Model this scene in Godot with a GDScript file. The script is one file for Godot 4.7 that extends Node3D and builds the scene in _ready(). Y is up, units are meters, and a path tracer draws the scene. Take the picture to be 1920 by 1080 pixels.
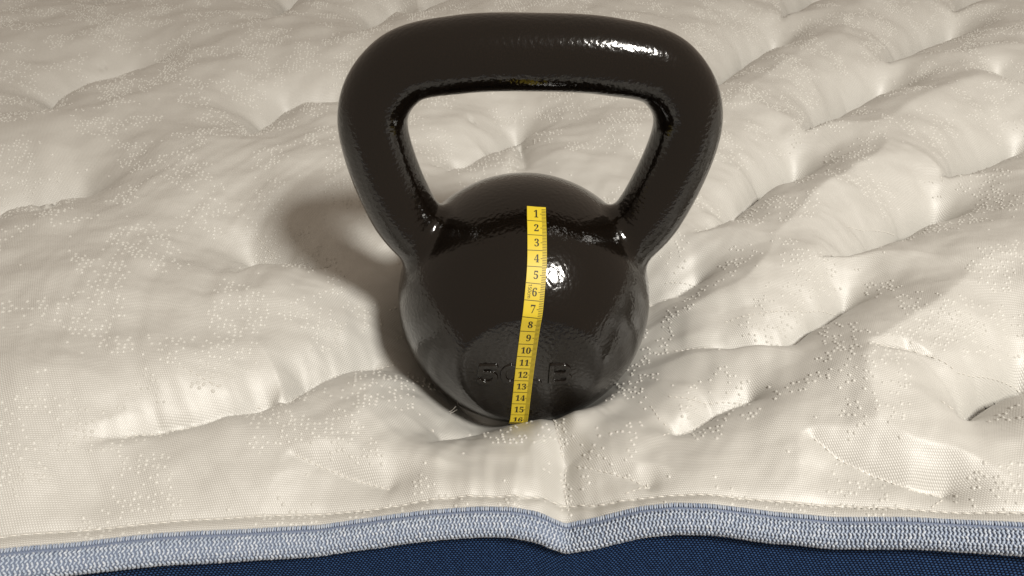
extends Node3D
# A black kettlebell with a strip of yellow tape down its front, sunk into a quilted mattress.
# Lengths below are centimetres (x right, y up, z to the viewer, origin at the ball's centre); CM turns them into metres.

const CM := 0.01
const BALL := 9.1
const FACET := 7.85
const X_SIDE := 110.0
var turn := Basis.from_euler(Vector3(0, 0, -0.029)) * Basis.from_euler(Vector3(0, 0.0422, 0))

# Where the edge of the top panel hangs: x, height
var edge_line := [Vector2(-60, -0.9), Vector2(-28, -1.55), Vector2(-24.4, -2.2), Vector2(-20.4, -2.55), Vector2(-16.3, -3.18), Vector2(-11.95, -3.57), Vector2(-8.9, -3.24), Vector2(-5.8, -2.88),
	Vector2(-2.7, -2.7), Vector2(-0.85, -2.79), Vector2(0.7, -3.23), Vector2(1.83, -4.16), Vector2(2.38, -4.6), Vector2(2.93, -4.18), Vector2(4.15, -3.65), Vector2(6.5, -2.57),
	Vector2(8.3, -2.12), Vector2(10.4, -2.05), Vector2(14.0, -2.39), Vector2(17.3, -2.43), Vector2(21.1, -1.79), Vector2(23.8, -1.5), Vector2(26.9, -1.05), Vector2(60, -0.7)]

# Quilting seams: [a deep crease with a cushion bulging in front of it?, [x, z, depth] ...]
var seams := [
	[true, [Vector3(-47.3, -45.6, 1.00), Vector3(-50.3, -42.6, 1.00), Vector3(-52.7, -37.6, 0.80), Vector3(-48.6, -26.9, 0.00)]],
	[false, [Vector3(-47.3, -45.6, 1.00), Vector3(-50.9, -46.6, 0.70), Vector3(-52.4, -44.4, 0.50), Vector3(-55.2, -45.6, 0.00)]],
	[false, [Vector3(-52.7, -37.6, 0.80), Vector3(-52.4, -33.4, 0.40), Vector3(-55.6, -35.4, 0.00)]],
	[true, [Vector3(-21.2, -37.5, 1.00), Vector3(-26.0, -36.7, 1.00), Vector3(-27.9, -33.2, 0.90), Vector3(-26.3, -21.3, 0.00)]],
	[false, [Vector3(-21.2, -37.5, 1.00), Vector3(-25.5, -39.2, 0.80), Vector3(-28.1, -38.8, 0.60), Vector3(-30.4, -41.3, 0.00)]],
	[false, [Vector3(-27.9, -33.2, 0.80), Vector3(-28.8, -32.3, 0.40), Vector3(-30.5, -32.8, 0.00)]],
	[true, [Vector3(-22.8, -80.5, 0.70), Vector3(-28.6, -83.6, 1.00), Vector3(-32.6, -81.8, 1.00), Vector3(-35.9, -77.8, 1.00), Vector3(-33.1, -57.2, 0.00)]],
	[false, [Vector3(-35.9, -77.8, 0.90), Vector3(-36.4, -74.6, 0.50), Vector3(-38.2, -75.7, 0.00)]],
	[true, [Vector3(-57.3, -80.4, 0.60), Vector3(-63.7, -84.5, 1.00), Vector3(-64.3, -79.4, 0.80), Vector3(-58.9, -63.4, 0.00)]],
	[true, [Vector3(-40.7, -15.6, 1.00), Vector3(-43.7, -14.4, 1.00), Vector3(-46.1, -12.8, 1.00), Vector3(-46.8, -8.5, 0.70)]],
	[false, [Vector3(-40.7, -15.6, 1.00), Vector3(-40.5, -11.9, 0.70), Vector3(-45.8, -16.2, 0.60), Vector3(-46.9, -16.5, 0.40), Vector3(-49.0, -18.4, 0.00)]],
	[true, [Vector3(-12.7, -5.0, 0.00), Vector3(-16.2, -5.5, 0.60), Vector3(-18.8, -5.9, 0.80), Vector3(-21.7, -6.1, 1.00), Vector3(-21.8, -2.5, 0.30), Vector3(-22.9, -1.3, 0.00)]],
	[false, [Vector3(-21.7, -6.1, 0.90), Vector3(-20.3, -6.9, 0.50), Vector3(-21.6, -8.3, 0.50), Vector3(-23.1, -9.4, 0.30), Vector3(-24.8, -10.2, 0.00)]],
	[false, [Vector3(-22.4, 8.2, 0.00), Vector3(-21.6, 8.4, 0.60), Vector3(-20.0, 8.8, 0.80), Vector3(-18.5, 8.9, 0.90), Vector3(-16.9, 8.8, 1.00)]],
	[true, [Vector3(-16.9, 8.8, 1.00), Vector3(-19.0, 10.0, 0.90), Vector3(-20.4, 10.9, 0.80), Vector3(-22.7, 11.8, 0.70), Vector3(-25.3, 13.3, 0.30), Vector3(-27.0, 14.1, 0.00)]],
	[true, [Vector3(-8.8, 2.1, 0.30), Vector3(-11.0, 3.1, 0.80), Vector3(-13.5, 5.0, 0.90), Vector3(-15.0, 6.7, 1.00), Vector3(-15.7, 8.6, 0.90), Vector3(-16.9, 8.8, 0.80)]],
	[false, [Vector3(-14.9, 13.0, 0.00), Vector3(-14.1, 13.2, 0.50), Vector3(-12.7, 13.6, 0.70), Vector3(-10.5, 14.1, 0.80), Vector3(-8.3, 14.6, 1.00)]],
	[false, [Vector3(2.5, 5.4, 0.30), Vector3(1.9, 8.1, 0.60), Vector3(2.2, 10.7, 0.50), Vector3(2.6, 12.4, 0.80), Vector3(2.4, 14.0, 0.60), Vector3(2.6, 15.4, 0.50), Vector3(2.3, 16.5, 0.20)]],
	[false, [Vector3(2.5, 12.4, 0.60), Vector3(4.4, 13.5, 0.60), Vector3(6.3, 14.4, 0.70), Vector3(7.3, 15.0, 1.00)]],
	[false, [Vector3(7.3, 15.0, 0.60), Vector3(5.5, 15.6, 0.40), Vector3(3.9, 15.9, 0.40), Vector3(3.1, 16.4, 0.10)]],
	[false, [Vector3(-8.3, 14.6, 0.60), Vector3(-8.2, 14.1, 0.40), Vector3(-8.1, 13.4, 0.10)]],
	[false, [Vector3(7.3, 15.0, 0.60), Vector3(7.2, 14.3, 0.40), Vector3(7.0, 13.6, 0.10)]],
	[false, [Vector3(16.8, 12.1, 0.10), Vector3(17.6, 12.6, 0.60), Vector3(18.8, 13.7, 0.70), Vector3(20.5, 14.7, 0.80), Vector3(22.4, 15.7, 0.80), Vector3(24.3, 16.2, 1.00)]],
	[false, [Vector3(23.9, 16.7, 0.60), Vector3(22.6, 17.5, 0.40), Vector3(21.3, 18.0, 0.00)]],
	[true, [Vector3(15.1, 8.0, 1.10), Vector3(12.6, 8.8, 1.10), Vector3(11.0, 9.9, 1.00), Vector3(9.9, 10.3, 1.00), Vector3(8.2, 11.7, 0.20), Vector3(7.2, 11.9, 0.00)]],
	[false, [Vector3(15.1, 8.0, 1.00), Vector3(12.3, 8.0, 0.60), Vector3(9.9, 7.7, 0.50), Vector3(8.2, 6.1, 0.20)]],
	[false, [Vector3(9.9, 10.3, 0.90), Vector3(8.9, 9.4, 0.60), Vector3(8.1, 6.8, 0.30), Vector3(7.8, 5.4, 0.00)]],
	[true, [Vector3(33.9, 8.2, 0.70), Vector3(33.3, 7.7, 1.00), Vector3(30.1, 9.0, 1.00), Vector3(28.4, 10.1, 1.00), Vector3(25.4, 12.7, 0.00)]],
	[false, [Vector3(28.4, 10.1, 0.90), Vector3(26.4, 11.1, 0.60), Vector3(25.8, 10.4, 0.40), Vector3(24.2, 10.1, 0.00)]],
	[true, [Vector3(24.6, -1.2, 1.10), Vector3(22.1, 0.6, 1.10), Vector3(18.8, 3.1, 1.00), Vector3(15.3, 2.9, 0.90), Vector3(11.8, 2.2, 0.60), Vector3(9.9, 1.6, 0.20)]],
	[false, [Vector3(24.6, -1.2, 1.00), Vector3(20.4, 0.2, 0.70), Vector3(17.1, 0.6, 0.60), Vector3(14.1, 0.9, 0.40), Vector3(11.8, 0.9, 0.00)]],
	[false, [Vector3(21.4, 6.2, 0.00), Vector3(23.1, 6.4, 0.50), Vector3(25.4, 6.3, 0.80), Vector3(26.8, 6.9, 0.90), Vector3(28.3, 7.8, 0.80), Vector3(33.3, 7.1, 0.70), Vector3(34.2, 8.6, 0.50)]],
	[true, [Vector3(37.7, -14.5, 1.10), Vector3(34.0, -12.4, 1.10), Vector3(29.5, -8.7, 1.00), Vector3(25.0, -5.7, 0.60), Vector3(21.3, -3.9, 0.20), Vector3(19.2, -3.4, 0.00)]],
	[false, [Vector3(37.7, -14.5, 1.00), Vector3(33.3, -12.6, 0.70), Vector3(28.9, -10.7, 0.60), Vector3(24.9, -9.6, 0.20)]],
	[true, [Vector3(51.7, -27.7, 1.10), Vector3(47.7, -25.5, 1.10), Vector3(43.3, -22.2, 1.00), Vector3(38.0, -16.8, 0.20), Vector3(36.9, -16.5, 0.00)]],
	[false, [Vector3(51.7, -27.7, 1.00), Vector3(47.8, -26.4, 0.70), Vector3(42.9, -24.2, 0.60), Vector3(39.4, -23.8, 0.20)]],
	[false, [Vector3(43.3, -22.2, 0.90), Vector3(38.3, -17.9, 0.60), Vector3(36.9, -19.0, 0.20)]],
	[true, [Vector3(27.2, -22.3, 1.10), Vector3(22.9, -19.0, 1.10), Vector3(18.0, -12.6, 0.80), Vector3(15.2, -9.8, 0.40), Vector3(12.8, -8.3, 0.20)]],
	[false, [Vector3(27.2, -22.3, 1.00), Vector3(23.0, -20.2, 0.70), Vector3(18.7, -18.0, 0.40)]],
	[true, [Vector3(43.5, -42.5, 1.10), Vector3(39.1, -39.7, 1.10), Vector3(33.5, -34.3, 1.00), Vector3(27.9, -25.8, 0.20), Vector3(26.2, -25.1, 0.00)]],
	[false, [Vector3(43.5, -42.5, 1.00), Vector3(38.3, -40.1, 0.70), Vector3(33.4, -37.6, 0.60), Vector3(30.1, -37.3, 0.20)]],
	[false, [Vector3(33.5, -34.3, 0.90), Vector3(29.8, -30.1, 0.50), Vector3(28.1, -30.8, 0.10)]],
	[true, [Vector3(61.4, -63.0, 1.10), Vector3(56.9, -60.3, 1.10), Vector3(50.7, -54.5, 1.00), Vector3(43.6, -45.4, 0.20)]],
	[false, [Vector3(61.4, -63.0, 1.00), Vector3(54.6, -59.7, 0.70), Vector3(49.7, -57.7, 0.60), Vector3(47.6, -58.6, 0.20)]],
	[true, [Vector3(35.3, -58.6, 1.10), Vector3(30.3, -54.8, 1.10), Vector3(25.2, -47.6, 1.00), Vector3(20.1, -35.4, 0.20)]],
	[false, [Vector3(35.3, -58.6, 1.00), Vector3(29.5, -55.3, 0.70), Vector3(24.2, -51.5, 0.40)]],
	[true, [Vector3(54.0, -82.3, 0.80), Vector3(53.2, -84.2, 1.00), Vector3(48.4, -82.4, 1.10), Vector3(42.9, -75.3, 1.00), Vector3(35.8, -61.9, 0.20)]],
	[false, [Vector3(42.9, -75.3, 0.90), Vector3(39.2, -70.0, 0.50), Vector3(37.8, -70.4, 0.00)]],
	[true, [Vector3(84.7, -83.6, 0.80), Vector3(83.0, -84.5, 1.00), Vector3(78.3, -83.6, 1.10), Vector3(70.8, -77.8, 1.00), Vector3(61.2, -65.9, 0.20)]],
	[false, [Vector3(70.8, -77.8, 0.90), Vector3(65.1, -71.6, 0.50), Vector3(64.4, -73.1, 0.00)]],
	[false, [Vector3(52.6, -40.9, 0.10), Vector3(56.3, -42.8, 0.70), Vector3(57.8, -39.5, 0.80), Vector3(58.0, -35.1, 0.50)]],
	[true, [Vector3(-0.2, -29.2, 1.20), Vector3(-3.0, -25.5, 0.80), Vector3(-6.1, -22.5, 0.80), Vector3(-7.7, -17.6, 0.00)]],
	[false, [Vector3(-0.3, -28.2, 1.10), Vector3(-3.0, -27.5, 0.70), Vector3(-5.0, -29.2, 0.60), Vector3(-6.3, -30.9, 0.10)]],
	[false, [Vector3(0.6, -32.5, 0.10), Vector3(0.2, -31.4, 0.60), Vector3(-0.0, -26.1, 1.10), Vector3(0.4, -20.7, 0.60), Vector3(0.6, -17.2, 0.10)]],
	[false, [Vector3(4.0, -33.8, 0.10), Vector3(2.5, -31.1, 0.40), Vector3(1.2, -20.9, 0.30), Vector3(1.6, -18.0, 0.00)]],
	[true, [Vector3(14.2, -5.4, 0.90), Vector3(12.5, -4.7, 0.90), Vector3(10.6, -4.6, 0.80), Vector3(9.0, -4.1, 0.40)]],
	[false, [Vector3(14.2, -5.4, 0.90), Vector3(12.3, -5.7, 0.60), Vector3(10.7, -5.9, 0.30)]],
	[true, [Vector3(-5.6, -83.0, 0.90), Vector3(-9.3, -79.7, 0.80), Vector3(-13.5, -71.2, 0.50), Vector3(-16.5, -58.7, 0.00)]],
	[false, [Vector3(-20.8, -66.6, 0.80), Vector3(-21.6, -64.9, 0.50), Vector3(-22.9, -67.3, 0.10)]],
	[true, [Vector3(-14.6, -66.7, 0.60), Vector3(-18.3, -70.7, 0.90), Vector3(-20.8, -66.6, 0.80), Vector3(-20.6, -53.5, 0.10)]],
	[true, [Vector3(-0.8, 9.4, 0.00), Vector3(-3.4, 8.3, 0.70), Vector3(-5.5, 9.6, 0.90), Vector3(-6.2, 11.9, 0.30), Vector3(-6.8, 12.5, 0.00)]],
	[false, [Vector3(-5.5, 9.6, 0.80), Vector3(-6.1, 9.2, 0.50), Vector3(-6.6, 8.4, 0.20)]],
]

var xs := PackedFloat32Array()
var vs := PackedFloat32Array()
var height := PackedFloat32Array()
var soft_noise := FastNoiseLite.new()
var fine_noise := FastNoiseLite.new()
var fold_noise := FastNoiseLite.new()


func _ready() -> void:
	# ---- camera, surroundings, lamp, exposure
	var cam := Camera3D.new()
	cam.name = "camera"
	cam.fov = 40.98
	cam.near = 0.02
	cam.far = 50.0
	cam.position = Vector3(-0.8464, 33.8385, 45.359) * CM
	cam.rotation = Vector3(-0.6283, 0, 0)
	add_child(cam)
	var air := WorldEnvironment.new()
	air.name = "surroundings"
	var e := Environment.new()
	e.background_mode = Environment.BG_COLOR
	e.background_color = Color(ROOM).linear_to_srgb()
	e.tonemap_mode = Environment.TONE_MAPPER_LINEAR
	e.tonemap_exposure = 1.0
	e.sdfgi_enabled = true
	e.ssao_enabled = true
	e.ssil_enabled = true
	air.environment = e
	add_child(air)
	var lamp := OmniLight3D.new()
	lamp.name = "room_lamp"
	lamp.position = LAMP_AT
	lamp.light_color = Color(1.0, 0.98, 0.945)
	lamp.light_energy = LAMP_ENERGY
	lamp.light_size = LAMP_RADIUS
	lamp.omni_range = 8.0
	lamp.omni_attenuation = 2.0
	lamp.shadow_enabled = true
	add_child(lamp)
	# ---- things
	build_mattress()
	build_kettlebell()
	build_tape()
	build_threads()


const ROOM := Color(0.33, 0.268, 0.211)
const LAMP_AT := Vector3(0.79, 1.50, 0.95)
const LAMP_ENERGY := 4.4
const LAMP_RADIUS := 0.18


# ---------------------------------------------------------------- helpers
func tag(o: Node, label: String, category: String, group := "", kind := "") -> void:
	o.set_meta("label", label)
	o.set_meta("category", category)
	if group != "":
		o.set_meta("group", group)
	if kind != "":
		o.set_meta("kind", kind)


func put(called: String, m: Mesh, mat: Material, parent: Node, kind := "") -> MeshInstance3D:
	var o := MeshInstance3D.new()
	o.name = called
	o.mesh = m
	o.material_override = mat
	if kind != "":
		o.set_meta("kind", kind)
	parent.add_child(o, true)
	return o


func mesh_of(v: PackedVector3Array, n: PackedVector3Array, uv: PackedVector2Array, f: PackedInt32Array, col := PackedColorArray()) -> ArrayMesh:
	# every triangle turned so that its front side is the one its normals look out of
	for i in range(0, f.size(), 3):
		var a := f[i]
		if (v[f[i + 1]] - v[a]).cross(v[f[i + 2]] - v[a]).dot(n[a]) > 0.0:
			var k := f[i + 1]
			f[i + 1] = f[i + 2]
			f[i + 2] = k
	var arr := []
	arr.resize(Mesh.ARRAY_MAX)
	arr[Mesh.ARRAY_VERTEX] = v
	arr[Mesh.ARRAY_NORMAL] = n
	if uv.size() == v.size():
		arr[Mesh.ARRAY_TEX_UV] = uv
	if col.size() == v.size():
		arr[Mesh.ARRAY_COLOR] = col
	arr[Mesh.ARRAY_INDEX] = f
	var m := ArrayMesh.new()
	m.add_surface_from_arrays(Mesh.PRIMITIVE_TRIANGLES, arr)
	return m


func grid_faces(nx: int, ny: int) -> PackedInt32Array:
	var f := PackedInt32Array()
	f.resize((nx - 1) * (ny - 1) * 6)
	var k := 0
	for j in ny - 1:
		for i in nx - 1:
			var a := j * nx + i
			f[k] = a
			f[k + 1] = a + 1
			f[k + 2] = a + nx
			f[k + 3] = a + 1
			f[k + 4] = a + nx + 1
			f[k + 5] = a + nx
			k += 6
	return f


func rough_rod(a: Vector3, b: Vector3, r: float, bow: Vector3, sides := 6, rings := 5) -> ArrayMesh:
	# a short yarn: thick in the middle, rounded towards both ends, bowed
	var v := PackedVector3Array()
	var n := PackedVector3Array()
	var along := (b - a).normalized()
	var s1 := along.cross(Vector3(0.31, 0.9, 0.28)).normalized()
	var s2 := along.cross(s1)
	for j in rings + 1:
		var t := float(j) / rings
		var rr := r * sqrt(maxf(0.03, 1.0 - pow(2.0 * t - 1.0, 4)))
		var c := a.lerp(b, t) + bow * (4.0 * t * (1.0 - t))
		for i in sides:
			var w := TAU * i / sides
			var d := s1 * cos(w) + s2 * sin(w)
			v.append(c + d * rr)
			n.append((d + along * (2.0 * t - 1.0) * 0.6).normalized())
	var f := PackedInt32Array()
	for j in rings:
		for i in sides:
			var p := j * sides + i
			var q := j * sides + (i + 1) % sides
			f.append_array([p, q, p + sides, q, q + sides, p + sides])
	return mesh_of(v, n, PackedVector2Array(), f)


func many(called: String, m: Mesh, mat: Material, where: Array, tints: PackedColorArray, parent: Node) -> void:
	var mm := MultiMesh.new()
	mm.transform_format = MultiMesh.TRANSFORM_3D
	mm.use_colors = tints.size() > 0
	mm.mesh = m
	mm.instance_count = where.size()
	for i in where.size():
		mm.set_instance_transform(i, where[i])
		if tints.size() > 0:
			mm.set_instance_color(i, tints[i])
	var o := MultiMeshInstance3D.new()
	o.name = called
	o.multimesh = mm
	o.material_override = mat
	o.set_meta("kind", "stuff")
	parent.add_child(o, true)


func catmull(p: Array, per: int) -> Array:
	var out := []
	for i in range(1, p.size() - 2):
		for k in per:
			var t := float(k) / per
			out.append(0.5 * ((2.0 * p[i]) + (p[i + 1] - p[i - 1]) * t + (2.0 * p[i - 1] - 5.0 * p[i] + 4.0 * p[i + 1] - p[i + 2]) * t * t + (3.0 * p[i] - p[i - 1] - 3.0 * p[i + 1] + p[i + 2]) * t * t * t))
	out.append(p[p.size() - 2])
	return out


func bumps_texture(side: int, across: int, down: int, long: float, uneven: float, lean: float, seed_of: int) -> ImageTexture:
	# rows of little stitches, every other row shifted by half a stitch, as one seamless tile of heights
	var rng := RandomNumberGenerator.new()
	rng.seed = seed_of
	var tall := PackedFloat32Array()
	for i in across * down:
		tall.append(1.0 - uneven * rng.randf())
	var data := PackedByteArray()
	data.resize(side * side)
	for y in side:
		for x in side:
			var best := 0.0
			var gy := float(y) / side * down
			for dj in range(-1, 2):
				var j: int = int(floorf(gy)) + dj
				var jm := posmod(j, down)
				var gx := float(x) / side * across - (0.5 if jm % 2 == 1 else 0.0)
				for di in range(-1, 2):
					var i: int = int(floorf(gx)) + di
					var ex := gx - i - 0.5
					var ey := gy - j - 0.5
					ex += ey * lean
					var q := 1.0 - (ex * ex * 4.4 + ey * ey * 4.4 / (long * long))
					if q > 0.0:
						best = maxf(best, sqrt(q) * tall[jm * across + posmod(i, across)])
			data[y * side + x] = int(best * 255.0)
	return ImageTexture.create_from_image(Image.create_from_data(side, side, false, Image.FORMAT_L8, data))


# ---------------------------------------------------------------- mattress
func edge_z(x: float) -> float:
	var c := clampf(x, -32.0, 32.0)
	return 16.8 + (0.0047 if c < 0.0 else 0.0033) * c * c


func edge_y(x: float) -> float:
	return (hem_y(x - 0.3) + hem_y(x - 0.1) + hem_y(x + 0.1) + hem_y(x + 0.3)) * 0.25


func hem_y(x: float) -> float:
	for i in edge_line.size() - 1:
		if x <= edge_line[i + 1].x:
			var a: Vector2 = edge_line[i]
			var b: Vector2 = edge_line[i + 1]
			var t := clampf((x - a.x) / (b.x - a.x), 0.0, 1.0)
			return lerpf(a.y, b.y, t)
	return edge_line[-1].y


func sag(x: float, z: float) -> float:
	var r := sqrt(x * x + z * z)
	var inner := 2.5 - 8.3 * exp(-maxf(r - 6.6, 0.0) / 8.0)
	return lerpf(edge_y(x), inner, smoothstep(0.0, 11.0, edge_z(x) - z))


func at_grid(x: float, z: float) -> float:
	# height of the built sheet, between its grid lines
	var v := edge_z(x) - z
	var i := clampi(xs.bsearch(x) - 1, 0, xs.size() - 2)
	var j := clampi(vs.bsearch(v) - 1, 0, vs.size() - 2)
	var t := clampf((x - xs[i]) / (xs[i + 1] - xs[i]), 0.0, 1.0)
	var u := clampf((v - vs[j]) / (vs[j + 1] - vs[j]), 0.0, 1.0)
	var k := j * xs.size() + i
	return lerpf(lerpf(height[k], height[k + 1], t), lerpf(height[k + xs.size()], height[k + xs.size() + 1], t), u)


func sheet_normal(x: float, z: float) -> Vector3:
	var d := 0.22
	return Vector3(at_grid(x - d, z) - at_grid(x + d, z), 2.0 * d, at_grid(x, z - d) - at_grid(x, z + d)).normalized()


func sheet_frame(x: float, z: float, spin: float) -> Basis:
	var n := sheet_normal(x, z)
	var side := n.cross(Vector3(0, 0, 1)).normalized()
	return Basis(side, n, side.cross(n)) * Basis(Vector3.UP, spin)


func build_sheet(root: Node3D) -> void:
	var x := 0.0
	var step := 0.2
	var right := [0.0]
	while x < X_SIDE:
		if x > 33.0:
			step = minf(step * 1.012, 0.8)
		x += step
		right.append(x)
	for i in range(right.size() - 1, 0, -1):
		xs.append(-right[i])
	for r in right:
		xs.append(r)
	var v := 0.0
	step = 0.17
	while v < 116.0:
		vs.append(v)
		if v > 30.0:
			step *= 1.011
		v += step
	var nx := xs.size()
	var nv := vs.size()
	height.resize(nx * nv)
	var crease := PackedFloat32Array()
	crease.resize(nx * nv)
	for seam in seams:
		var deep: bool = seam[0]
		var p: Array = seam[1]
		for k in p.size() - 1:
			crease_along(crease, p[k], p[k + 1], deep, nx, nv)
	# the line of stitches that runs along the edge
	soft_noise.seed = 3
	soft_noise.frequency = 1.0 / 9.0
	soft_noise.fractal_octaves = 2
	fine_noise.seed = 8
	fine_noise.frequency = 1.0 / 2.2
	fine_noise.fractal_octaves = 2
	fold_noise.seed = 21
	fold_noise.frequency = 1.0
	fold_noise.fractal_octaves = 2
	for j in nv:
		for i in nx:
			var px := xs[i]
			var pv := vs[j]
			var pz := edge_z(px) - pv
			var h := sag(px, pz)
			var calm := smoothstep(0.0, 4.0, pv)
			h += 0.45 * calm * smoothstep(9.0, 14.0, sqrt(px * px + pz * pz)) + 0.45 * soft_noise.get_noise_2d(px, pz) * calm + 0.035 * fine_noise.get_noise_2d(px, pz)
			# folds that the pull of the weight draws round the hollow
			var r := sqrt(px * px + pz * pz)
			var ang := atan2(pz, -px)
			var pull := smoothstep(9.0, 15.0, r) * smoothstep(48.0, 24.0, r) * calm
			h += pull * 0.17 * fold_noise.get_noise_2d(r * 0.36 + 0.6 * ang, ang * 0.8) * (1.0 if px < 0.0 else 0.55)
			# fine lines drawn towards the weight, and ripples of the loose cover
			var drawn := smoothstep(8.0, 10.0, r) * smoothstep(27.0, 13.0, r) * calm
			h += drawn * 0.16 * fold_noise.get_noise_3d(cos(ang) * 5.5, sin(ang) * 5.5, r * 0.06 + 11.0)
			h += 0.05 * calm * smoothstep(12.0, 20.0, r) * fold_noise.get_noise_2d(px * 0.22 + 90.0, pz * 0.5)
			# puckers where the seams gather the cloth, and the roll of cloth that the weight pushes up in front of itself
			h += 0.085 * minf(crease[j * nx + i], 2.0) * calm * fold_noise.get_noise_2d(px * 0.2 + 30.0, pz * 0.26)
			h += 1.0 * exp(-pow((px - 3.4) / 3.0, 2) - pow((pz - 8.9 + 0.12 * maxf(px - 3.0, 0.0) * px) / 1.5, 2))
			# straight gathers near the edge in front of the weight
			var gather := smoothstep(11.0, 3.0, absf(px)) * smoothstep(7.5, 1.0, pv)
			h += gather * 0.16 * fold_noise.get_noise_2d(px * 0.75 + 40.0, pv * 0.12)
			var line := pv - 1.05 - 0.6 * exp(-pow((px - 2.3) / 1.6, 2))
			var hem := 0.26 * exp(-absf(line) / 0.28) - 0.14 * exp(-pow((line + 0.6) / 0.5, 2))
			h -= crease[j * nx + i] * (0.35 + 0.65 * smoothstep(0.3, 3.5, pv)) + hem
			height[j * nx + i] = h
	var vert := PackedVector3Array()
	var norm := PackedVector3Array()
	var uv := PackedVector2Array()
	vert.resize(nx * nv)
	norm.resize(nx * nv)
	uv.resize(nx * nv)
	for j in nv:
		for i in nx:
			var k := j * nx + i
			vert[k] = Vector3(xs[i], height[k], edge_z(xs[i]) - vs[j]) * CM
			uv[k] = Vector2(xs[i], vs[j]) / 5.12
	for j in nv:
		for i in nx:
			var dx := vert[j * nx + mini(i + 1, nx - 1)] - vert[j * nx + maxi(i - 1, 0)]
			var dv := vert[mini(j + 1, nv - 1) * nx + i] - vert[maxi(j - 1, 0) * nx + i]
			norm[j * nx + i] = dx.cross(dv).normalized()
	var mat := StandardMaterial3D.new()
	mat.albedo_color = Color(0.53, 0.52, 0.486).linear_to_srgb()
	mat.roughness = 0.46
	mat.metallic_specular = 0.68
	mat.clearcoat_enabled = true
	mat.clearcoat = 0.75
	mat.clearcoat_roughness = 0.47
	mat.heightmap_enabled = true
	mat.heightmap_texture = bumps_texture(512, 40, 40, 1.0, 0.25, 0.25, 5)
	mat.heightmap_scale = 0.024
	put("quilted_top", mesh_of(vert, norm, uv, grid_faces(nx, nv)), mat, root)


func crease_along(crease: PackedFloat32Array, a: Vector3, b: Vector3, deep: bool, nx: int, nv: int) -> void:
	var reach := 17.0 if deep else 10.0
	var i0 := xs.bsearch(minf(a.x, b.x) - reach)
	var i1 := mini(xs.bsearch(maxf(a.x, b.x) + reach), nx)
	var ab := Vector2(b.x - a.x, b.y - a.y)
	var len2 := maxf(ab.length_squared(), 1e-6)
	var zlo := minf(a.y, b.y) - reach
	var zhi := maxf(a.y, b.y) + reach
	for i in range(i0, i1):
		var ez := edge_z(xs[i])
		var j0 := vs.bsearch(maxf(ez - zhi, 0.0))
		var j1 := mini(vs.bsearch(ez - zlo), nv)
		# the cloth is drawn tight round the weight and puffs up away from it
		var slack := lerpf(1.15, 2.5, smoothstep(10.0, 45.0, sqrt(xs[i] * xs[i] + (a.y + b.y) * (a.y + b.y) * 0.25)))
		for j in range(j0, j1):
			var p := Vector2(xs[i] - a.x, ez - vs[j] - a.y)
			var t := clampf(p.dot(ab) / len2, 0.0, 1.0)
			var off := p - ab * t
			var d := off.length()
			var amp := lerpf(a.z, b.z, t)
			if d >= reach:
				continue
			var c: float
			if deep:
				# the sheet falls slowly into the crease from behind; the cushion in front of it bulges up at once
				var behind := 0.34 * exp(-d / 1.6) + 0.66 * exp(-d / 6.5)
				var front := 0.38 * exp(-d / 0.8) + 0.62 * exp(-d / 4.6)
				c = 2.7 * amp * lerpf(behind, front, 0.5 + 0.5 * off.y / maxf(d, 0.15))
			else:
				var behind := 0.62 * exp(-d / 1.2) + 0.38 * exp(-d / 4.5)
				var front := 0.28 * exp(-d / 0.7) + 0.72 * exp(-d / 5.0)
				c = 1.75 * amp * lerpf(0.72, 1.0, smoothstep(8.0, -4.0, a.y)) * lerpf(behind, front, 0.5 + 0.5 * off.y / maxf(d, 0.15))
			c *= slack * pow(1.0 - d * d / (reach * reach), 2)
			var k := j * nx + i
			if c > crease[k]:
				crease[k] = c


func build_mattress() -> void:
	var root := Node3D.new()
	root.name = "mattress"
	add_child(root)
	tag(root, "quilted ivory satin mattress with a pale blue woven edge band and navy side", "mattress")
	build_sheet(root)
	build_pearls(root)
	build_stitches(root)
	build_band(root)
	build_side(root)


func ivory(r: float, g: float, b: float, rough: float) -> StandardMaterial3D:
	var mat := StandardMaterial3D.new()
	mat.albedo_color = Color(r, g, b).linear_to_srgb()
	mat.roughness = rough
	return mat


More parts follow.
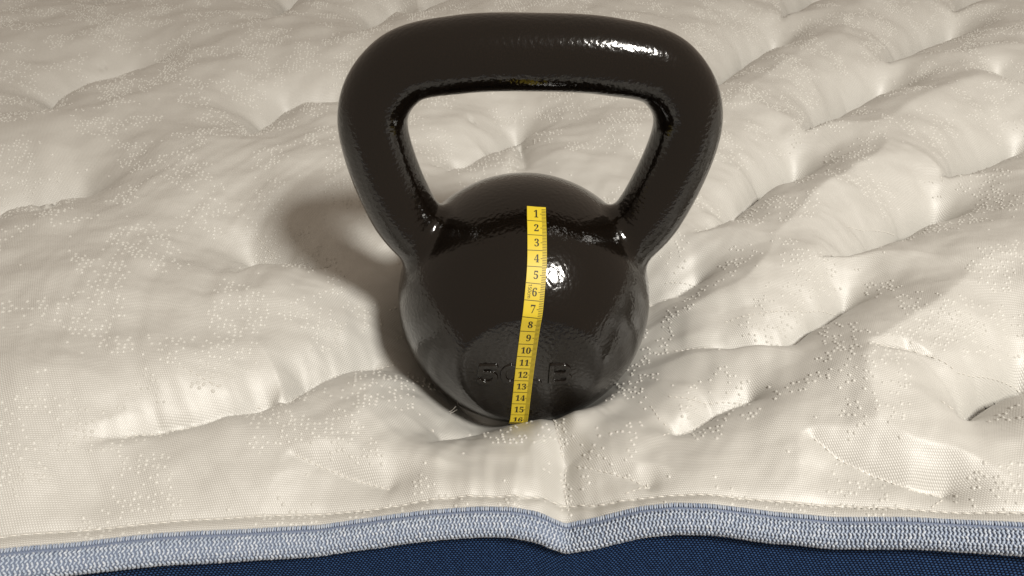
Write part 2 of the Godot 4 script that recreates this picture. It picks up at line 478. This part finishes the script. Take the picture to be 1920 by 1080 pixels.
func build_pearls(root: Node3D) -> void:
	# raised knots of the knit: a low swell whose rim runs out flat into the cloth
	var v := PackedVector3Array()
	var n := PackedVector3Array()
	var prof := [Vector2(0.0, 1.0), Vector2(0.38, 0.86), Vector2(0.68, 0.42), Vector2(0.95, -0.05)]
	var slope := [0.0, 0.55, 1.0, 0.6]
	v.append(Vector3(0, 1, 0))
	n.append(Vector3.UP)
	for k in range(1, 4):
		for i in 8:
			var w := TAU * i / 8
			v.append(Vector3(prof[k].x * cos(w), prof[k].y, prof[k].x * sin(w)))
			n.append(Vector3(cos(w) * slope[k], 1.0, sin(w) * slope[k]).normalized())
	var f := PackedInt32Array()
	for i in 8:
		f.append_array([0, 1 + i, 1 + (i + 1) % 8])
		for k in 2:
			var p := 1 + k * 8 + i
			var q := 1 + k * 8 + (i + 1) % 8
			f.append_array([p, q, p + 8, q, q + 8, p + 8])
	var dome := mesh_of(v, n, PackedVector2Array(), f)
	var patch := FastNoiseLite.new()
	patch.seed = 14
	patch.frequency = 1.0 / 7.5
	patch.fractal_octaves = 3
	patch.domain_warp_enabled = true
	patch.domain_warp_amplitude = 3.0
	patch.domain_warp_frequency = 0.12
	var rng := RandomNumberGenerator.new()
	rng.seed = 77
	var where := []
	var pitch := 0.38
	var z := 16.4
	var row := 0
	while z > -90.0:
		var reach := minf(34.0 + (18.0 - z) * 0.62, 90.0)
		var x := -reach
		while x < reach:
			var px := x + rng.randf_range(-0.09, 0.09) + (pitch * 0.5 if row % 2 == 1 else 0.0)
			var pz := z + edge_z(x) - 16.8 + rng.randf_range(-0.09, 0.09)
			var here := patch.get_noise_2d(px, pz * 1.15)
			var chance := smoothstep(0.0, 0.14, here) * 0.62 * (1.0 - 0.8 * smoothstep(0.36, 0.5, here)) + 0.008
			if rng.randf() < chance and px * px + pz * pz > 49.0 and sheet_normal(px, pz).y > 0.74:
				var size := rng.randf_range(0.1, 0.14)
				var b := sheet_frame(px, pz, rng.randf() * TAU)
				where.append(Transform3D(b * Basis.from_scale(Vector3(size, rng.randf_range(0.08, 0.11), size * 1.15)) * CM, Vector3(px, at_grid(px, pz), pz) * CM))
			x += pitch
		z -= pitch
		row += 1
	var mat := ivory(0.54, 0.53, 0.495, 0.4)
	many("knit_knots", dome, mat, where, PackedColorArray(), root)


func build_stitches(root: Node3D) -> void:
	var mat := ivory(0.64, 0.62, 0.575, 0.45)
	var rod := rough_rod(Vector3(-0.21, 0, 0) * CM, Vector3(0.21, 0, 0) * CM, 0.05 * CM, Vector3(0, 0.03, 0) * CM)
	var x := -33.0
	while x < 33.0:
		var v := 1.05 + 0.6 * exp(-pow((x - 2.3) / 1.6, 2))
		var z := edge_z(x) - v
		var x2 := x + 0.3
		var z2 := edge_z(x2) - 1.05 - 0.6 * exp(-pow((x2 - 2.3) / 1.6, 2))
		var a := Vector3(x, at_grid(x, z), z)
		var b := Vector3(x2, at_grid(x2, z2), z2)
		var o := put("border_stitch", rod, mat, root)
		var along := (b - a).normalized()
		var up := sheet_normal(x, z)
		var side := along.cross(up).normalized()
		o.transform = Transform3D(Basis(along, side.cross(along), side), (a + up * 0.02) * CM)
		x += 0.56
	# the small stitches along the quilting seams
	var where := []
	var small := rough_rod(Vector3(-0.13, 0, 0) * CM, Vector3(0.13, 0, 0) * CM, 0.05 * CM, Vector3(0, 0.03, 0) * CM, 5, 4)
	for seam in seams:
		var p: Array = seam[1]
		for k in p.size() - 1:
			var a: Vector3 = p[k]
			var b: Vector3 = p[k + 1]
			if (a.y + b.y) * 0.5 < -12.0:
				continue
			var l := Vector2(a.x - b.x, a.y - b.y).length()
			var s := 0.15
			while s < l:
				var q := a.lerp(b, s / l)
				s += 0.4
				if q.z < 0.45 or q.x * q.x + q.y * q.y < 60.0 or edge_z(q.x) - q.y < 0.2:
					continue
				var q2 := a.lerp(b, minf(s / l, 1.0))
				var c := Vector3(q.x, at_grid(q.x, q.y), q.y)
				var along := (Vector3(q2.x, at_grid(q2.x, q2.y), q2.y) - c)
				if along.length() < 0.05 or absf(along.normalized().y) > 0.55:
					continue
				along = along.normalized()
				var side := along.cross(sheet_normal(q.x, q.y)).normalized()
				where.append(Transform3D(Basis(along, side.cross(along), side), c * CM))
	many("quilting_stitches", small, mat, where, PackedColorArray(), root)


# profile of the band that wraps the edge: how far out, how high
var band := [Vector2(-0.12, -0.08), Vector2(-0.08, 0.0), Vector2(0.06, 0.05), Vector2(0.24, 0.03), Vector2(0.3, -0.05), Vector2(0.38, 0.0), Vector2(0.62, 0.07), Vector2(0.94, 0.0), Vector2(1.18, -0.2), Vector2(1.32, -0.48), Vector2(1.28, -0.78), Vector2(1.08, -0.98), Vector2(0.7, -1.04)]


func band_at(x: float, s: float) -> Vector3:
	# s counts profile points
	var i := clampi(int(s), 0, band.size() - 2)
	var q: Vector2 = band[i].lerp(band[i + 1], clampf(s - i, 0.0, 1.0))
	var thick := 1.0 + 0.12 * fold_noise.get_noise_2d(x * 0.16, 7.0)
	var dent := exp(-pow((x - 2.4) / 0.9, 2))
	return Vector3(x, edge_y(x) + q.y * thick * (1.0 - 0.1 * dent), edge_z(x) + q.x - 0.15 * dent)


func band_frame(x: float, s: float) -> Basis:
	var along := (band_at(x + 0.15, s) - band_at(x - 0.15, s)).normalized()
	var down := (band_at(x, minf(s + 0.3, 11.99)) - band_at(x, maxf(s - 0.3, 0.0)))
	var out := down.cross(along).normalized()
	return Basis(along, out, along.cross(out))


func build_band(root: Node3D) -> void:
	var v := PackedVector3Array()
	var n := PackedVector3Array()
	var uv := PackedVector2Array()
	var nx := 521
	var per := 4
	var ns := (band.size() - 1) * per + 1
	for j in ns:
		var s := float(j) / per
		for i in nx:
			var x := -39.0 + 0.15 * i
			v.append(band_at(x, s) * CM)
			n.append(band_frame(x, s).y)
			uv.append(Vector2(x, s))
	var base := ivory(0.16, 0.195, 0.28, 0.8)
	put("edge_band", mesh_of(v, n, uv, grid_faces(nx, ns)), base, root)
	# the yarns of the weave, row under row
	var rng := RandomNumberGenerator.new()
	rng.seed = 31
	var length := PackedFloat32Array([0.0])
	for k in range(1, 121):
		length.append(length[k - 1] + band_at(-10.0, k * 0.1).distance_to(band_at(-10.0, k * 0.1 - 0.1)))
	var where := []
	var tints := PackedColorArray()
	var row := 0
	var d := 0.56
	while d < length[120] - 0.1:
		var s := length.bsearch(d) * 0.1
		var x := -38.0
		while x < 38.0:
			var px := x + (0.107 if row % 4 > 1 else 0.0) + rng.randf_range(-0.02, 0.02)
			var b := band_frame(px, s) * Basis(Vector3.UP, PI / 2 + (0.55 if row % 2 == 0 else -0.55) + rng.randf_range(-0.22, 0.22))
			where.append(Transform3D(b * Basis.from_scale(Vector3.ONE * rng.randf_range(0.9, 1.1)), (band_at(px, s) + b.y * 0.02) * CM))
			var pale := rng.randf()
			tints.append(Color(0.35, 0.415, 0.52).lerp(Color(0.55, 0.60, 0.675), pale * pale))
			x += 0.215
		d += 0.16
		row += 1
	var yarn := rough_rod(Vector3(-0.11, 0, 0) * CM, Vector3(0.11, 0, 0) * CM, 0.068 * CM, Vector3(0, 0.04, 0) * CM, 6, 4)
	var yarn_mat := ivory(1, 1, 1, 0.5)
	yarn_mat.vertex_color_use_as_albedo = true
	many("band_yarns", yarn, yarn_mat, where, tints, root)
	# overcast loops along the upper edge
	var loops := []
	var loop_tints := PackedColorArray()
	var x := -38.0
	while x < 38.0:
		for k in 2:
			var px := x + 0.12 * k
			var b := band_frame(px, 1.6)
			loops.append(Transform3D(b * Basis(Vector3.UP, PI / 2 + rng.randf_range(-0.12, 0.12)), (band_at(px, 1.75) + b.y * 0.03) * CM))
			var pale := rng.randf()
			loop_tints.append(Color(0.29, 0.355, 0.48).lerp(Color(0.48, 0.53, 0.61), pale))
		x += 0.27
	var loop := rough_rod(Vector3(-0.21, 0, 0) * CM, Vector3(0.2, 0, 0) * CM, 0.062 * CM, Vector3(0, 0.09, 0) * CM, 6, 6)
	many("overcast_loops", loop, yarn_mat, loops, loop_tints, root)
	# a dark thread in the groove under the loops
	var threads := []
	var dash := rough_rod(Vector3(-0.2, 0, 0) * CM, Vector3(0.2, 0, 0) * CM, 0.035 * CM, Vector3(0, 0.02, 0) * CM, 5, 4)
	x = -38.0
	while x < 38.0:
		var b := band_frame(x, 4.0)
		threads.append(Transform3D(b, (band_at(x, 4.0) + b.y * 0.05) * CM))
		x += 0.47
	many("band_seam_stitches", dash, ivory(0.12, 0.15, 0.25, 0.6), threads, PackedColorArray(), root)


func build_side(root: Node3D) -> void:
	var v := PackedVector3Array()
	var n := PackedVector3Array()
	var uv := PackedVector2Array()
	var nx := 161
	var ny := 64
	for j in ny:
		for i in nx:
			var x := -60.0 + 0.75 * i
			var d := 0.6 * j
			var y := edge_y(x) * exp(-d / 10.0) - 0.75 - d
			var bulge := 0.5 + 0.9 * (1.0 - exp(-d / 3.5))
			v.append(Vector3(x, y, edge_z(x) + bulge) * CM)
			n.append(Vector3(0, 0.12, 1).normalized())
			uv.append(Vector2(x, d) / 4.9)
	var side := 256
	var img := Image.create(side, side, false, Image.FORMAT_RGB8)
	var rng := RandomNumberGenerator.new()
	rng.seed = 5
	var cells := 24
	var shade := []
	for i in cells * cells:
		shade.append(rng.randf_range(0.6, 1.0))
	for y in side:
		for x in side:
			var gy := float(y) / side * cells
			var j := int(gy)
			var gx := float(x) / side * cells + (0.5 if j % 2 == 1 else 0.0)
			var i := int(gx) % cells
			var ex := gx - floorf(gx) - 0.5
			var ey := gy - j - 0.5
			var on := smoothstep(0.5, 0.2, sqrt(ex * ex * 1.3 + ey * ey)) * float(shade[j * cells + i])
			img.set_pixel(x, y, Color(0.001, 0.003, 0.014).lerp(Color(0.042, 0.11, 0.28), on).linear_to_srgb())
	var mat := StandardMaterial3D.new()
	mat.albedo_texture = ImageTexture.create_from_image(img)
	mat.roughness = 0.85
	mat.metallic_specular = 0.25
	mat.heightmap_enabled = true
	mat.heightmap_texture = bumps_texture(256, 24, 24, 1.0, 0.3, 0.0, 9)
	mat.heightmap_scale = 0.05
	put("side_panel", mesh_of(v, n, uv, grid_faces(nx, ny)), mat, root)


# ---------------------------------------------------------------- kettlebell
var spine := []     # handle's middle line: x, y, radius
var iron: StandardMaterial3D


func smax(a: float, b: float, k: float) -> float:
	var h := clampf(0.5 + 0.5 * (a - b) / k, 0.0, 1.0)
	return lerpf(b, a, h) + k * h * (1.0 - h)


func ball_field(p: Vector3) -> float:
	return smax(smax(p.length() - BALL, p.z - FACET, 0.22), -8.2 - p.y, 0.6)


func handle_field(p: Vector3, from: int, to: int) -> float:
	var q := Vector2(absf(p.x), p.y)
	var best := 1e9
	for i in range(from, to):
		var a: Vector3 = spine[i]
		var b: Vector3 = spine[i + 1]
		var ab := Vector2(b.x - a.x, b.y - a.y)
		var ap := q - Vector2(a.x, a.y)
		var t := clampf(ap.dot(ab) / ab.length_squared(), 0.0, 1.0)
		var off := ap - ab * t
		best = minf(best, sqrt(off.length_squared() + p.z * p.z) - lerpf(a.z, b.z, t))
	return best


func bell_field(p: Vector3, from: int, to: int) -> float:
	var d := ball_field(p)
	var h := handle_field(p, from, to)
	var k := 0.9
	var m := clampf(0.5 + 0.5 * (d - h) / k, 0.0, 1.0)
	return lerpf(d, h, m) - k * m * (1.0 - m)


func slope_of(p: Vector3, from: int, to: int, ball_only: bool) -> Vector3:
	var d := 0.02
	if ball_only:
		var c := ball_field(p)
		return Vector3(ball_field(p + Vector3(d, 0, 0)) - c, ball_field(p + Vector3(0, d, 0)) - c, ball_field(p + Vector3(0, 0, d)) - c) / d
	var c2 := bell_field(p, from, to)
	return Vector3(bell_field(p + Vector3(d, 0, 0), from, to) - c2, bell_field(p + Vector3(0, d, 0), from, to) - c2, bell_field(p + Vector3(0, 0, d), from, to) - c2) / d


func onto(p: Vector3, from: int, to: int, ball_only: bool) -> Array:
	var g := Vector3.UP
	for k in 3:
		g = slope_of(p, from, to, ball_only)
		var f := ball_field(p) if ball_only else bell_field(p, from, to)
		p -= g * (f / maxf(g.length_squared(), 0.2))
		if absf(f) < 0.002:
			break
	return [p, g.normalized()]


func cut(v: PackedVector3Array, n: PackedVector3Array, side: PackedFloat32Array, f: PackedInt32Array) -> ArrayMesh:
	# keeps the part of the mesh where side is negative; the cut edge is laid back onto the surface
	var out := PackedInt32Array()
	var made := {}
	for t in range(0, f.size(), 3):
		var ids := [f[t], f[t + 1], f[t + 2]]
		var neg := 0
		for i in ids:
			if side[i] <= 0.0:
				neg += 1
		if neg == 0:
			continue
		if neg == 3:
			out.append_array(ids)
			continue
		var poly := []
		for k in 3:
			var a: int = ids[k]
			var b: int = ids[(k + 1) % 3]
			if side[a] <= 0.0:
				poly.append(a)
			if (side[a] <= 0.0) != (side[b] <= 0.0):
				var key := Vector2i(mini(a, b), maxi(a, b))
				if not made.has(key):
					var w := side[a] / (side[a] - side[b])
					var laid := onto(v[a].lerp(v[b], w), 0, 32, false)
					made[key] = v.size()
					v.append(laid[0])
					n.append(laid[1])
				poly.append(made[key])
		for k in range(1, poly.size() - 1):
			out.append_array([poly[0], poly[k], poly[k + 1]])
	for i in v.size():
		v[i] *= CM
	return mesh_of(v, n, PackedVector2Array(), out)


func make_iron() -> void:
	iron = StandardMaterial3D.new()
	# brown flecks that show through the black enamel
	var fleck := FastNoiseLite.new()
	fleck.seed = 19
	fleck.frequency = 0.09
	fleck.fractal_octaves = 3
	var tone := Gradient.new()
	tone.colors = PackedColorArray([Color(0.0012, 0.0011, 0.001).linear_to_srgb(), Color(0.0042, 0.003, 0.0021).linear_to_srgb(), Color(0.015, 0.008, 0.0045).linear_to_srgb()])
	tone.offsets = PackedFloat32Array([0.0, 0.55, 1.0])
	var flecks := NoiseTexture2D.new()
	flecks.width = 1024
	flecks.height = 1024
	flecks.seamless = true
	flecks.noise = fleck
	flecks.color_ramp = tone
	iron.albedo_texture = flecks
	iron.roughness = 0.12
	iron.metallic_specular = 0.55
	iron.uv1_triplanar = true
	iron.uv1_scale = Vector3.ONE * 11.0
	iron.uv1_triplanar_sharpness = 4.0
	var peel := FastNoiseLite.new()
	peel.seed = 4
	peel.noise_type = FastNoiseLite.TYPE_SIMPLEX_SMOOTH
	peel.frequency = 0.024
	peel.fractal_octaves = 3
	peel.fractal_gain = 0.38
	var tex := NoiseTexture2D.new()
	tex.width = 1024
	tex.height = 1024
	tex.seamless = true
	tex.noise = peel
	iron.heightmap_enabled = true
	iron.heightmap_texture = tex
	iron.heightmap_scale = IRON_BUMP


const IRON_BUMP := 0.017


func build_kettlebell() -> void:
	make_iron()
	var line := [Vector3(2.0, -2.4, 2.2), Vector3(4.0, 1.0, 2.2), Vector3(5.95, 3.9, 2.2), Vector3(8.486, 7.573, 2.2565), Vector3(9.936, 13.597, 2.1637), Vector3(8.144, 16.998, 2.1637), Vector3(4.452, 18.012, 2.2486), Vector3(0, 18.21, 2.2486), Vector3(-4.452, 18.012, 2.2486)]
	spine = catmull(line, 14)
	var root := Node3D.new()
	root.name = "kettlebell"
	root.basis = turn
	add_child(root)
	tag(root, "black hammered iron kettlebell marked 50 LB, sunk in the mattress", "kettlebell")
	# ball: six bulged squares
	var v := PackedVector3Array()
	var n := PackedVector3Array()
	var side := PackedFloat32Array()
	var f := PackedInt32Array()
	var m := 121
	for face in 6:
		var s := 1.0 if face % 2 == 0 else -1.0
		var first := v.size()
		for j in m:
			for i in m:
				var a := tan((2.0 * i / (m - 1) - 1.0) * PI / 4)
				var b := tan((2.0 * j / (m - 1) - 1.0) * PI / 4)
				var p := Vector3(s, a, b)
				if face >= 4:
					p = Vector3(a, b, s)
				elif face >= 2:
					p = Vector3(a, s, b)
				p = p.normalized() * BALL
				var near := absf(p.x) > 2.0 and p.y > -2.0 and absf(p.z) < 5.5
				if p.z > 7.0:
					p *= minf(1.0, FACET / p.z)
				var laid := onto(p, 0, 32, not near)
				p = laid[0]
				v.append(p)
				n.append(laid[1])
				side.append(ball_field(p) - handle_field(p, 0, 32) if near else -1.0)
		for k in grid_faces(m, m):
			f.append(first + k)
	put("ball", cut(v, n, side, f), iron, root)
	# handle: rings along the middle line, mirrored over to the other side
	v = PackedVector3Array()
	n = PackedVector3Array()
	side = PackedFloat32Array()
	var mid := []
	for q in spine:
		mid.append(q)
	for i in range(spine.size() - 2, -1, -1):
		mid.append(Vector3(-spine[i].x, spine[i].y, spine[i].z))
	var dense := catmull([mid[0] * 2.0 - mid[1]] + mid + [mid[-1] * 2.0 - mid[-2]], 2)
	var ring := 64
	for i in dense.size():
		var c: Vector3 = dense[i]
		var dir: Vector3 = dense[mini(i + 1, dense.size() - 1)] - dense[maxi(i - 1, 0)]
		var out := Vector3(dir.y, -dir.x, 0).normalized()
		var from := clampi(mini(i, dense.size() - 1 - i) / 2 - 9, 0, spine.size() - 2)
		var to := clampi(from + 18, 1, spine.size() - 1)
		for k in ring:
			var w := TAU * k / ring
			var p := Vector3(c.x, c.y, 0) + (out * cos(w) + Vector3(0, 0, 1) * sin(w)) * c.z
			var laid := onto(p, from, to, false)
			p = laid[0]
			v.append(p)
			n.append(laid[1])
			side.append(handle_field(p, 0, 32) - ball_field(p) if p.length() < 14.0 else -1.0)
	f = PackedInt32Array()
	for i in dense.size() - 1:
		for k in ring:
			var a := i * ring + k
			var b := i * ring + (k + 1) % ring
			f.append_array([a, b, a + ring, b, b + ring, a + ring])
	put("handle", cut(v, n, side, f), iron, root)
	# raised lettering on the flat front
	put("raised_numeral", raised(five(), -3.48, 1.45, 0.15), iron, root)
	put("raised_numeral", raised(nought(), -1.98, 1.45, 0.11), iron, root)
	put("raised_letter", raised([[Vector2(0.17, 1.58), Vector2(0.17, 0.17), Vector2(1.0, 0.17)]], -0.38, 1.15, 0.097), iron, root)
	put("raised_letter", raised(bee(), 1.22, 1.55, 0.15), iron, root)


func arc(c: Vector2, rx: float, ry: float, from: float, to: float) -> Array:
	var out := []
	for i in 13:
		var w := deg_to_rad(lerpf(from, to, i / 12.0))
		out.append(c + Vector2(cos(w) * rx, sin(w) * ry))
	return out


func five() -> Array:
	return [[Vector2(1.22, 1.58), Vector2(0.3, 1.58), Vector2(0.22, 0.92)] + arc(Vector2(0.66, 0.62), 0.56, 0.45, 140, -150)]


func nought() -> Array:
	return [arc(Vector2(0.72, 0.875), 0.5, 0.7, 0, 360)]


func bee() -> Array:
	return [[Vector2(0.9, 0.17), Vector2(0.2, 0.17), Vector2(0.2, 1.58), Vector2(0.88, 1.58)] + arc(Vector2(0.88, 1.24), 0.4, 0.34, 90, -90) + [Vector2(0.2, 0.9)],
		[Vector2(0.88, 0.9)] + arc(Vector2(0.92, 0.535), 0.45, 0.365, 90, -90) + [Vector2(0.8, 0.17)]]


func raised(strokes: Array, left: float, wide: float, tall: float) -> ArrayMesh:
	# strokes of one character, standing proud of the flat front with soft shoulders; y = -1.25 is the foot of the line
	var v := PackedVector3Array()
	var n := PackedVector3Array()
	var step := 0.03
	var nx := int((wide + 0.36) / step)
	var ny := int(2.1 / step)
	for j in ny:
		for i in nx:
			var p := Vector2(i * step - 0.2, j * step - 0.18)
			var d := 9.0
			for line in strokes:
				for k in line.size() - 1:
					d = minf(d, p.distance_to(Geometry2D.get_closest_point_to_segment(p, line[k], line[k + 1])))
			v.append(Vector3(left + p.x, -1.25 + p.y, FACET - 0.012 + tall * smoothstep(0.215, 0.15, d) - 0.004 * smoothstep(0.25, 0.3, d)))
	for j in ny:
		for i in nx:
			var dx := v[j * nx + mini(i + 1, nx - 1)] - v[j * nx + maxi(i - 1, 0)]
			var dy := v[mini(j + 1, ny - 1) * nx + i] - v[maxi(j - 1, 0) * nx + i]
			n.append(dx.cross(dy).normalized())
	for i in v.size():
		v[i] *= CM
	return mesh_of(v, n, PackedVector2Array(), grid_faces(nx, ny))


# ---------------------------------------------------------------- measuring tape
var tape_line := []
var tape_far := PackedFloat32Array([0.0])


func tape_at(s: float, u: float, lift: float) -> Vector3:
	var k := clampi(tape_far.bsearch(s) - 1, 0, tape_line.size() - 2)
	var t := (s - tape_far[k]) / (tape_far[k + 1] - tape_far[k])
	var p: Vector3 = tape_line[k].lerp(tape_line[k + 1], t)
	var a: Vector3 = tape_line[maxi(k - 2, 0)]
	var b: Vector3 = tape_line[mini(k + 3, tape_line.size() - 1)]
	var n := Vector3(p.x, p.y, p.z).normalized()
	if p.z > FACET - 0.25 and p.y < 4.7:
		n = n.lerp(Vector3(0, 0, 1), smoothstep(4.7, 4.0, p.y)).normalized()
	var along := (b - a).normalized()
	var across := along.cross(n).normalized()
	if across.x < 0:
		across = -across
	var curl := 0.16 * smoothstep(0.9, 0.0, s) + 0.05 * smoothstep(0.2, -0.6, u) * smoothstep(4.0, 0.5, s)
	return p + across * u + n * (lift + curl + 0.03)


func print_on(text: TextMesh, s: float, u: float, squeeze: float, turned: bool, size := 1.0) -> ArrayMesh:
	# a flat print bent to the tape: s down its length, u across
	var arr := text.get_mesh_arrays() if text.get_surface_count() == 0 else text.surface_get_arrays(0)
	var src: PackedVector3Array = arr[Mesh.ARRAY_VERTEX]
	var f: PackedInt32Array = arr[Mesh.ARRAY_INDEX]
	# cut the long faces of the letters small enough to follow the bend
	for pass_of in 3:
		var finer := PackedInt32Array()
		var halves := {}
		for i in range(0, f.size(), 3):
			var mid := []
			for k in 3:
				var key := Vector2i(mini(f[i + k], f[i + (k + 1) % 3]), maxi(f[i + k], f[i + (k + 1) % 3]))
				if not halves.has(key):
					halves[key] = src.size()
					src.append((src[key.x] + src[key.y]) * 0.5)
				mid.append(halves[key])
			finer.append_array([f[i], mid[0], mid[2], f[i + 1], mid[1], mid[0], f[i + 2], mid[2], mid[1], mid[0], mid[1], mid[2]])
		f = finer
	var v := PackedVector3Array()
	var n := PackedVector3Array()
	for p in src:
		var q := p * size / CM
		var uu := u + (q.y if turned else q.x * squeeze)
		var ss := s + (q.x * squeeze if turned else -q.y)
		v.append(tape_at(ss, uu, 0.116) * CM)
		n.append((tape_at(ss, uu, 0.5) - tape_at(ss, uu, 0.0)).normalized())
	return mesh_of(v, n, PackedVector2Array(), f)


func strip(s0: float, s1: float, u0: float, u1: float, lift: float, v: PackedVector3Array, n: PackedVector3Array, f: PackedInt32Array) -> void:
	var k := v.size()
	for q in [Vector2(s0, u0), Vector2(s0, u1), Vector2(s1, u0), Vector2(s1, u1)]:
		v.append(tape_at(q.x, q.y, lift) * CM)
		n.append((tape_at(q.x, q.y, 0.5) - tape_at(q.x, q.y, 0.0)).normalized())
	f.append_array([k, k + 1, k + 2, k + 1, k + 3, k + 2])


func build_tape() -> void:
	var pts := [Vector3(0.36, 9.0, 1.2), Vector3(0.33, 8.69, 2.32), Vector3(0.30, 8.01, 4.08), Vector3(0.23, 6.8, 5.89), Vector3(0.08, 5.6, 7.04), Vector3(-0.04, 4.62, 7.74), Vector3(-0.15, 3.5, 7.85), Vector3(-0.33, 0.62, 7.85), Vector3(-0.47, -2.22, 7.85), Vector3(-0.56, -4.3, 7.85), Vector3(-0.62, -5.4, 7.3), Vector3(-0.65, -6.4, 6.6)]
	tape_line = catmull(pts, 12)
	# lay the middle line onto the iron
	for i in tape_line.size():
		if tape_line[i].y > 4.0 or tape_line[i].y < -4.0:
			tape_line[i] = onto(tape_line[i], 0, 0, true)[0]
	for i in range(1, tape_line.size()):
		tape_far.append(tape_far[i - 1] + tape_line[i].distance_to(tape_line[i - 1]))
	var total := tape_far[tape_far.size() - 1]
	var root := Node3D.new()
	root.name = "measuring_tape"
	root.basis = turn
	add_child(root)
	tag(root, "yellow tailor's measuring tape running down the front of the kettlebell", "measuring tape")
	var v := PackedVector3Array()
	var n := PackedVector3Array()
	var half := 0.61
	var rows := 140
	# cross-section with rounded edges, closed
	var sec := [Vector2(-half, 0.08), Vector2(-half + 0.015, 0.098), Vector2(-0.3, 0.1), Vector2(0.0, 0.1), Vector2(0.3, 0.1), Vector2(half - 0.015, 0.098), Vector2(half, 0.08), Vector2(half - 0.015, 0.065), Vector2(0.0, 0.062), Vector2(-half + 0.015, 0.065)]
	var m := sec.size()
	for j in rows + 1:
		var s := 0.001 + (total - 0.01) * j / rows
		var up := (tape_at(s, 0, 1.0) - tape_at(s, 0, 0.0)).normalized()
		var across := (tape_at(s, 0.5, 0.0) - tape_at(s, -0.5, 0.0)).normalized()
		for k in m:
			v.append(tape_at(s, sec[k].x, sec[k].y) * CM)
			var nn := up if k < 6 else -up
			if k == 0 or k == 9:
				nn = -across
			elif k == 6 or k == 7:
				nn = across
			n.append(nn)
	var f := PackedInt32Array()
	for j in rows:
		for k in m:
			var a := j * m + k
			var b := j * m + (k + 1) % m
			f.append_array([a, b, a + m, b, b + m, a + m])
	for k in range(1, m - 1):
		f.append_array([0, k, k + 1])
	var yellow := StandardMaterial3D.new()
	yellow.albedo_color = Color(0.64, 0.49, 0.03).linear_to_srgb()
	yellow.roughness = 0.38
	put("ribbon", mesh_of(v, n, PackedVector2Array(), f), yellow, root)
	var ink := StandardMaterial3D.new()
	ink.albedo_color = Color(0.012, 0.011, 0.010).linear_to_srgb()
	ink.roughness = 0.5
	var serif := SystemFont.new()
	serif.font_names = PackedStringArray(["Droid Serif"])
	serif.font_weight = 700
	var sans := SystemFont.new()
	sans.font_names = PackedStringArray(["Droid Sans"])
	var pace := 1.045
	var start := 0.52
	for k in range(1, 17):
		var s := start + (k - 1) * pace
		if s > total - 0.6:
			break
		var t := TextMesh.new()
		t.text = str(k)
		t.font = serif
		t.font_size = 64
		t.pixel_size = 0.0112 * CM
		t.depth = 0.0
		put("printed_numeral", print_on(t, s, -0.02 if k < 10 else -0.08, 0.82, false), ink, root)
	var small := TextMesh.new()
	small.text = "150cm"
	small.font = sans
	small.font_size = 64
	small.pixel_size = 0.01 * CM
	small.depth = 0.0
	put("printed_length", print_on(small, start + 5.0 * pace - 0.02, -0.33, 1.0, true, 0.47), ink, root)
	# lines across between the numerals, and the millimetre scale along one edge
	var lv := PackedVector3Array()
	var ln := PackedVector3Array()
	var lf := PackedInt32Array()
	var tv := PackedVector3Array()
	var tn := PackedVector3Array()
	var tf := PackedInt32Array()
	for k in range(0, 17):
		for q in 10:
			var s := start + (k - 0.5) * pace - pace + q * pace * 0.1 + pace
			if s < 0.12 or s > total - 0.2:
				continue
			if q == 0:
				for piece in 4:
					strip(s - 0.019, s + 0.019, -half + 0.02 + piece * 0.23, -half + 0.02 + (piece + 1) * 0.23, 0.113, lv, ln, lf)
			strip(s - 0.016, s + 0.016, 0.22 if q == 5 else 0.33, half - 0.02, 0.1135 if q != 0 else 0.114, tv, tn, tf)
	put("printed_lines", mesh_of(lv, ln, PackedVector2Array(), lf), ink, root)
	put("millimetre_ticks", mesh_of(tv, tn, PackedVector2Array(), tf), ink, root)


# ---------------------------------------------------------------- loose threads
func thread(points: Array, r: float) -> ArrayMesh:
	var p := catmull(points, 8)
	var v := PackedVector3Array()
	var n := PackedVector3Array()
	for i in p.size():
		var dir: Vector3 = (p[mini(i + 1, p.size() - 1)] - p[maxi(i - 1, 0)]).normalized()
		var a := dir.cross(Vector3(0.2, 0.1, 1.0)).normalized()
		var b := dir.cross(a)
		for k in 6:
			var d := a * cos(TAU * k / 6) + b * sin(TAU * k / 6)
			v.append((p[i] + d * r) * CM)
			n.append(d)
	var f := PackedInt32Array()
	for i in p.size() - 1:
		for k in 6:
			var a := i * 6 + k
			var b := i * 6 + (k + 1) % 6
			f.append_array([a, b, a + 6, b, b + 6, a + 6])
	return mesh_of(v, n, PackedVector2Array(), f)


func build_threads() -> void:
	# a frayed end of thread that sticks up by the ball's lower left
	var root := Node3D.new()
	root.name = "loose_thread"
	root.position = Vector3(-5.15, at_grid(-5.15, 6.0) + 0.05, 6.0) * CM
	add_child(root)
	tag(root, "short frayed white thread end sticking up at the kettlebell's lower left", "thread")
	var mat := ivory(0.72, 0.70, 0.66, 0.5)
	put("fibre", thread([Vector3(-0.8, -0.1, 0.3), Vector3(-0.5, 0.0, 0.2), Vector3(0.0, 0.16, 0.05), Vector3(0.32, 0.5, -0.05), Vector3(0.5, 0.7, -0.1)], 0.028), mat, root)
	put("fibre", thread([Vector3(-0.7, -0.1, 0.5), Vector3(-0.45, 0.02, 0.36), Vector3(0.0, 0.1, 0.2), Vector3(0.4, 0.3, 0.1), Vector3(0.6, 0.35, 0.1)], 0.024), mat, root)
